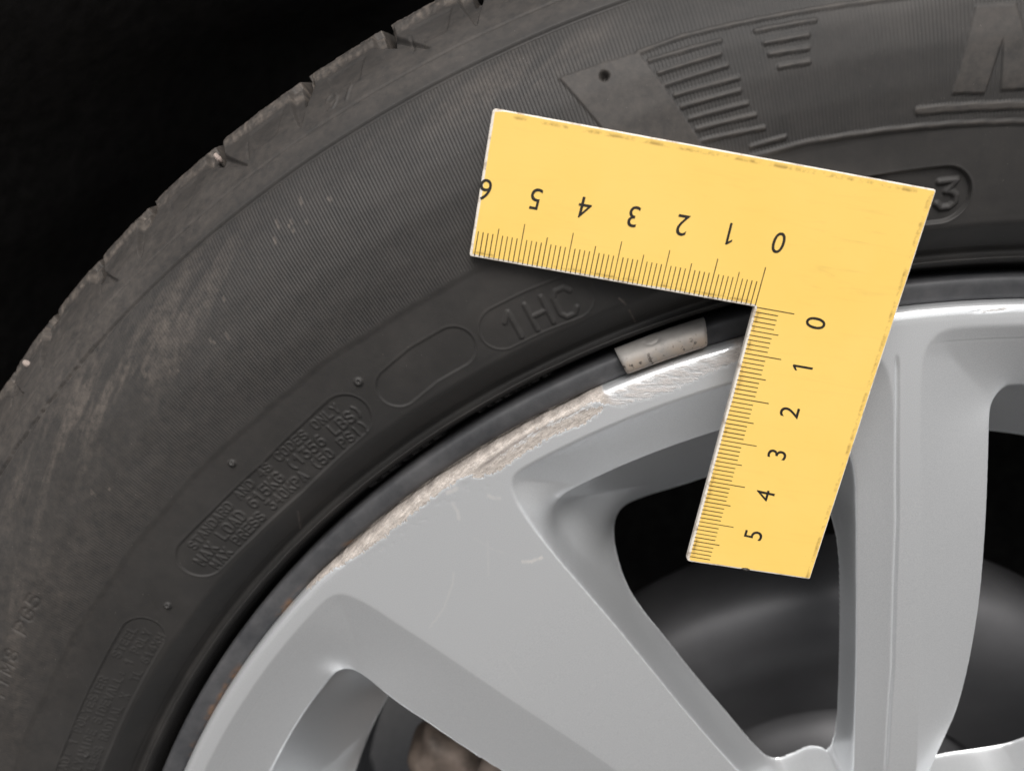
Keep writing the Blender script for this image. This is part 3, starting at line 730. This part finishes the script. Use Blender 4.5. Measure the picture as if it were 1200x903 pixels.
# flange, barrel, centre cap
def ring_attr(name, prof_, mat, parent, nphi, attrfn, f0=0, f1=360):
    prof_ = np.array(prof_); ph = np.linspace(f0, f1, nphi + 1)
    Rr = prof_[:, 0][:, None] + 0 * ph; Ff = 0 * Rr + ph; Yy = prof_[:, 1][:, None] + 0 * ph
    V_ = np.stack([Rr * np.cos(np.radians(Ff)), Yy, Rr * np.sin(np.radians(Ff))], -1).reshape(-1, 3) * SC
    n = nphi + 1; I_, J_ = np.meshgrid(np.arange(len(prof_) - 1), np.arange(nphi), indexing='ij')
    a_ = (I_ * n + J_).ravel(); Q_ = np.stack([a_, a_ + 1, a_ + n + 1, a_ + n], -1)
    return link(name, raw_mesh(name, V_, Q_, None, attrfn(Rr, Ff)), mat, parent)
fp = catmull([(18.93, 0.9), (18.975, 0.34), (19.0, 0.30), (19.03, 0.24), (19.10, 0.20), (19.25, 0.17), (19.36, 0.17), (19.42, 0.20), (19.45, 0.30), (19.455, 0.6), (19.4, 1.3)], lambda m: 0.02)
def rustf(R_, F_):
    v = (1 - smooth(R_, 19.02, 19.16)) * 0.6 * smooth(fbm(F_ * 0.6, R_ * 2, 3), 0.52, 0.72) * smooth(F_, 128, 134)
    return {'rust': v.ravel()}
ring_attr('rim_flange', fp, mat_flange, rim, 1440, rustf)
lathe('rim_barrel', catmull([(18.9, 0.6), (18.6, 1.2), (17.6, 2.4), (16.6, 3.8), (15.6, 5.0), (15.05, 6.4), (14.95, 7.2), (15.5, 8.2), (17.0, 10.0), (17.4, 16), (18.3, 17.2), (19.0, 17.3)], lambda m: 0.1), mat_barrel, rim, 360)
lathe('centre_cap', [(0.01, 0.25), (1.5, 0.27), (2.6, 0.35), (2.95, 0.45), (3.05, 0.6), (3.05, 1.6)], mat_cap, rim, 96)

# ---- clip-on balance weight
wp = [(19.00, .30), (19.03, .12), (19.06, 0.02), (19.10, -.05), (19.18, -.09), (19.28, -.10), (19.38, -.075), (19.46, -.02), (19.52, .06), (19.555, .15), (19.56, .30)]
wp = np.array(catmull(wp, lambda m: 0.02)); ph = np.linspace(113.30, 108.50, 150)
RW = wp[:, 0][:, None] + 0 * ph; YW = wp[:, 1][:, None] + 0 * ph; FW = 0 * RW + ph
e = np.minimum(np.abs(FW - 113.30), np.abs(FW - 108.50)) * 0.33
YW = YW + 0.05 * np.exp(-(e / 0.03) ** 1.0) * 1.0
tw = (wp[:, 0] - 19.0) / 0.56
FW = FW + (0.30 * (tw[:, None] - .3)) * smooth(np.abs(FW - 110.9), 0, 2.4) * np.sign(FW - 110.9) * np.where(FW > 110.9, 0.6, 1.2)
d_ = np.hypot((FW - 111.35) * .335 / 0.13, (RW - 19.50) / 0.05)
YW = YW + 0.03 * np.exp(-(d_ - 1) ** 2 / 0.12) - 0.0
VW = np.stack([RW * np.cos(np.radians(FW)), YW, RW * np.sin(np.radians(FW))], -1)
lowr_ = VW[[0]].copy()
n0, n1 = RW.shape
Vt = VW.reshape(-1, 3) * SC
I_, J_ = np.meshgrid(np.arange(n0 - 1), np.arange(n1 - 1), indexing='ij'); a_ = (I_ * n1 + J_).ravel()
Qw = np.stack([a_, a_ + 1, a_ + n1 + 1, a_ + n1], -1)
# end walls: drop each end straight in
ends = []
Vt2 = [Vt]; base_i = len(Vt)
for jc in (0, n1 - 1):
    ring = VW[:, jc].copy(); ring[:, 1] += 0.22
    Vt2.append(ring * SC)
    for i in range(n0 - 1):
        ends.append([i * n1 + jc, (i + 1) * n1 + jc, base_i + i + 1, base_i + i])
    base_i += n0
gr = smooth(0.80 - tw[:, None] + 0 * RW, -0.05, 0.45)
ga = np.concatenate([gr.ravel(), np.ones(2 * n0) * .5])
wt = link('balance_weight', raw_mesh('balance_weight', np.concatenate(Vt2), np.concatenate([Qw, np.array(ends)]), None, {'grime': ga}), mat_weight, wheel)

# ------------------------------------------------------------------ brake behind the spokes
disc = empty('brake_disc', (0, 0, AX))
tag(disc, 'dark steel brake disc seen through the gaps between the spokes', 'brake disc')
lathe('friction_ring', catmull([(5.6, 6.9), (7.2, 6.2), (8.6, 5.3), (9.4, 5.0), (10.2, 5.1), (10.6, 5.45), (10.75, 6.0), (10.75, 8.2), (10.4, 8.5), (5.6, 8.5)], lambda m: 0.15), mat_disc, disc, 300)
lathe('hat', [(0.4, 5.0), (3.9, 5.05), (4.3, 5.2), (4.5, 5.6), (4.7, 7.0), (5.7, 7.1)], mat_disc, disc, 200)
cal = empty('brake_caliper', (12.5 * SC * math.cos(math.radians(162)), 6.5 * SC, AX + 12.5 * SC * math.sin(math.radians(162))))
tag(cal, 'brownish brake caliper just visible in the lower left wheel opening', 'brake caliper')
def blob_box(name, r0, r1, f0, f1, y0, y1, mat, parent, rnd=0.35):
    nu, nv = 14, 26
    u = np.linspace(-1, 1, nu)
    import bmesh
    bm = bmesh.new(); bmesh.ops.create_cube(bm, size=2)
    bmesh.ops.subdivide_edges(bm, edges=bm.edges[:], cuts=9, use_grid_fill=True)
    rs = np.random.RandomState(2)
    for v in bm.verts:
        q = Vector([max(-1 + rnd, min(1 - rnd, c_)) for c_ in v.co]); d = v.co - q
        if d.length > 1e-6: q = q + d.normalized() * rnd
        r = r0 + (r1 - r0) * (q.x + 1) / 2; f = f0 + (f1 - f0) * (q.z + 1) / 2; y = y0 + (y1 - y0) * (q.y + 1) / 2
        r += 0.12 * math.sin(f * 1.3)
        v.co = Vector((r * math.cos(math.radians(f)), y, r * math.sin(math.radians(f)))) * SC + Vector((0, 0, AX)) - cal.location
    me = bpy.data.meshes.new(name); bm.to_mesh(me); bm.free()
    for p in me.polygons: p.use_smooth = True
    return link(name, me, mat, parent)
blob_box('caliper_body', 8.8, 13.3, 158, 176, 5.4, 8.5, mat_cal, cal)
blob_box('caliper_bridge', 11.9, 13.75, 155.5, 163.5, 4.7, 7.0, mat_cal, cal, 0.6)

# ------------------------------------------------------------------ the ruler
RU = Vector((0.98374, 0.04777, -0.17315)); RV = Vector((-0.17515, 0.04129, -0.98368)); RNn = Vector((-0.03984, 0.99800, 0.04898))
ROT = Matrix((RU, RV, RNn)).transposed()      # local x right, y down the short arm, z into the wheel
ruler = empty('corner_ruler')
Mr = ROT.to_4x4(); Mr.translation = CAMP + Vector((3.9977, 17.7753, -3.059)) * 0.01
# local z of the ruler must point at the viewer: flip y and z
ruler.matrix_world = Mr @ Matrix.Diagonal((1, -1, -1, 1))
tag(ruler, 'yellow L-shaped corner ruler lying over the tyre sidewall and alloy lip', 'ruler')
W1, W2, L1, L2 = 2.93, 2.918, 6.005, 6.04
def rnd_poly(P, rad, n=5):
    out = []
    m = len(P)
    for i in range(m):
        p = Vector(P[i]); a_ = (Vector(P[i - 1]) - p).normalized(); b_ = (Vector(P[(i + 1) % m]) - p).normalized()
        r_ = rad[i] if isinstance(rad, (list, tuple)) else rad
        if r_ <= 0: out.append(tuple(p)); continue
        s, e_ = p + a_ * r_, p + b_ * r_
        for k in range(n + 1):
            t = k / n; q = s * (1 - t) ** 2 + p * 2 * t * (1 - t) + e_ * t ** 2
            out.append((q.x, q.y))
    return out
def densify(P, step):
    out = []
    for p, q in zip(P, P[1:] + P[:1]):
        L = math.dist(p, q); n = max(1, int(L / step))
        out += [(p[0] + (q[0] - p[0]) * k / n, p[1] + (q[1] - p[1]) * k / n) for k in range(n)]
    return out
# ruler frame in cm: x right, y up (the photo's "down" arm runs to -y), z to the viewer
OUT = [(-L1, 0), (0, 0), (0.0, -L2), (W2 - 0.02, -L2 + 0.06), (W2, W1), (-L1, W1)]
OUTr = densify(rnd_poly(OUT, [0.06, 0.02, 0.10, 0.05, 0.05, 0.09]), 0.12)
def inset(P, d):
    n = len(P); o = []
    for i in range(n):
        p = Vector(P[i]); a_ = Vector(P[i - 1]); b_ = Vector(P[(i + 1) % n])
        t = (b_ - a_).normalized(); nn = Vector((-t.y, t.x)); o.append((p.x + nn.x * d(p), p.y + nn.y * d(p)))
    return o
rs = np.random.RandomState(8)
def nz(p, s=3.0): return float(fbm(np.array([p.x * s + 20]), np.array([p.y * s + 20]), 3)[0]) - 0.5
TH = 0.14
def topw(p):      # bevelled white margin: wider on the scale edges and the short left end
    onleft = p.x < -L1 + 0.1; inner = (abs(p.y) < 0.05 and p.x < 0.05) or (abs(p.x) < 0.05 and p.y < 0)
    bot = p.y < -L2 + 0.1
    w = 0.055 if (inner or onleft) else (0.04 if bot else 0.028)
    return max(0.012, w + 0.02 * nz(p, 2.5))
rings = [[(x, y, -TH) for x, y in OUTr], [(x, y, -0.03) for x, y in OUTr],
         [(x, y, -0.006) for x, y in inset(OUTr, lambda p: 0.012)], [(x, y, 0.0) for x, y in inset(OUTr, topw)]]
n = len(OUTr)
V = [v for rg_ in rings for v in rg_]; F = []
for k in range(3):
    for i in range(n):
        j = (i + 1) % n; F.append((k * n + i, k * n + j, (k + 1) * n + j, (k + 1) * n + i))
F.append(tuple(range(n))[::-1])
me = bpy.data.meshes.new('plate'); me.from_pydata([Vector(v) * 0.01 for v in V], [], F); me.update()
plate = link('plate', me, mat_white, ruler)
# printed face: one polygon laid on the plate, gridded for the wear masks
import bmesh
top = [(x, y) for x, y, z in rings[3]]
bm = bmesh.new(); vs = [bm.verts.new((x * .01, y * .01, 0.00001)) for x, y in top]; bm.faces.new(vs)
for ax_, lo_, hi_ in ((0, -6.2, 3.0), (1, -6.2, 3.0)):
    x_ = lo_
    while x_ < hi_:
        co_ = Vector((x_ * .01, 0, 0)) if ax_ == 0 else Vector((0, x_ * .01, 0)); no = Vector((1, 0, 0)) if ax_ == 0 else Vector((0, 1, 0))
        bmesh.ops.bisect_plane(bm, geom=bm.verts[:] + bm.edges[:] + bm.faces[:], plane_co=co_, plane_no=no, dist=1e-7)
        x_ += 0.06 if False else 0.1
    # extra cuts close to the borders carry the grime line
for co_, no in (((0, W1 - .07), (0, 1)), ((0, W1 - .11), (0, 1)), ((0, W1 - .15), (0, 1)), ((W2 - .07, 0), (1, 0)), ((W2 - .11, 0), (1, 0)), ((W2 - .15, 0), (1, 0)), ((0, .09), (0, 1)), ((0, .13), (0, 1)), ((.09, 0), (1, 0)), ((.13, 0), (1, 0)), ((-L1 + .1, 0), (1, 0)), ((-L1 + .13, 0), (1, 0))):
    bmesh.ops.bisect_plane(bm, geom=bm.verts[:] + bm.edges[:] + bm.faces[:], plane_co=Vector((*co_, 0)) * .01, plane_no=Vector((*no, 0)), dist=1e-7)
me = bpy.data.meshes.new('printed_face'); bm.to_mesh(me); bm.free()
ae = me.attributes.new('edge', 'FLOAT', 'POINT'); asm = me.attributes.new('smudge', 'FLOAT', 'POINT')
for i, v in enumerate(me.vertices):
    x, y = v.co.x * 100, v.co.y * 100
    d = min(abs(y - (W1 - .10)) if x > -5.6 else 9, abs(x - (W2 - .10)), 9)
    di = min(abs(y - .10) * 1.3 if x < 0 else 9, abs(x - .10) * 1.1 if y < 0 else 9)
    ae.data[i].value = max(0, 1 - d / 0.045) * 0.85 + max(0, 1 - di / 0.05) * 0.75
    asm.data[i].value = math.exp(-((x - 1.6) / .8) ** 2 - ((y - 1.4) / .8) ** 2) + 0.25
face = link('printed_face', me, mat_yel, ruler)

def flat_rects(name, rects, mat, parent):
    V = []; F = []
    for (x0, y0, x1, y1, w) in rects:
        d = Vector((x1 - x0, y1 - y0)).normalized(); p = Vector((-d.y, d.x)) * w / 2
        k = len(V)
        V += [((x0 + p.x) * .01, (y0 + p.y) * .01, .00005), ((x1 + p.x) * .01, (y1 + p.y) * .01, .00005), ((x1 - p.x) * .01, (y1 - p.y) * .01, .00005), ((x0 - p.x) * .01, (y0 - p.y) * .01, .00005)]
        F.append((k, k + 1, k + 2, k + 3))
    me = bpy.data.meshes.new(name); me.from_pydata(V, [], F); me.update()
    return link(name, me, mat, parent)
T1 = []; T2 = []
for k in range(0, 60):
    L = 0.84 if k % 10 == 0 else (0.655 if k % 5 == 0 else 0.53)
    T1.append((-k / 10, 0.03, -k / 10 + 0.003, L, 0.017 + 0.004 * rs.rand()))
for k in range(0, 60):
    L = 0.84 if k % 10 == 0 else (0.64 if k % 5 == 0 else 0.52)
    T2.append((0.045, -k / 10, L, -k / 10, 0.017 + 0.004 * rs.rand()))
flat_rects('scale_marks', T1, mat_tick, ruler)
flat_rects('scale_marks', T2, mat_tick, ruler)

def numeral(ch, x, y, rot, h):
    cu = bpy.data.curves.new('numeral', 'FONT'); cu.body = ch; cu.size = h / 0.72 * 0.01; cu.align_x = 'LEFT'
    cu.resolution_u = 6
    o = bpy.data.objects.new('tmp', cu); COL.objects.link(o)
    dg = bpy.context.evaluated_depsgraph_get(); me = bpy.data.meshes.new_from_object(o.evaluated_get(dg))
    bpy.data.objects.remove(o); bpy.data.curves.remove(cu)
    xs = [v.co.x for v in me.vertices]; ys = [v.co.y for v in me.vertices]
    cx, cy = (min(xs) + max(xs)) / 2, (min(ys) + max(ys)) / 2
    c_, s_ = math.cos(rot), math.sin(rot)
    sl = math.tan(math.radians(3))
    for v in me.vertices:
        a_, b_ = (v.co.x - cx) * 0.93 + (v.co.y - cy) * sl, v.co.y - cy
        v.co = Vector((x * .01 + a_ * c_ - b_ * s_, y * .01 + a_ * s_ + b_ * c_, 0.00006))
    me.name = 'numeral'
    if ch == '1':       # one with a clear flag, as printed
        pts = [(.02, -.5), (.13, -.5), (.13, .5), (.045, .5), (-.15, .33), (-.15, .22), (.02, .35)]
        me = bpy.data.meshes.new('numeral')
        me.from_pydata([((x + (a_ * c_ - (b_ + 0) * s_) * h) * .01, (y + (a_ * s_ + b_ * c_) * h) * .01, 0.00006) for a_, b_ in pts], [], [(0, 1, 2, 3, 6), (3, 4, 5, 6)])
    me.materials.clear()
    link('numeral', me, mat_ink, ruler)
for k in range(0, 7):
    numeral(str(k), -k + (0.13 if k < 6 else 0.10), 1.37, math.pi, 0.44)
for k in range(0, 6):
    numeral(str(k), 1.33, -k - 0.11, math.pi / 2, 0.43)
# chipped notch with dark dirt on the short arm's end
pebble_me = bpy.data.meshes.new('edge_chip')
bm = bmesh.new(); bmesh.ops.create_icosphere(bm, subdivisions=2, radius=1)
for v in bm.verts: v.co = Vector((v.co.x * .0009, v.co.y * .00035, v.co.z * .0005)) * (1 + .3 * rs.rand())
bm.to_mesh(pebble_me); bm.free()
ch = link('edge_chip', pebble_me, mat_ink, ruler); ch.location = (0.0138, -L2 * .01 + 0.0005, -0.0001)
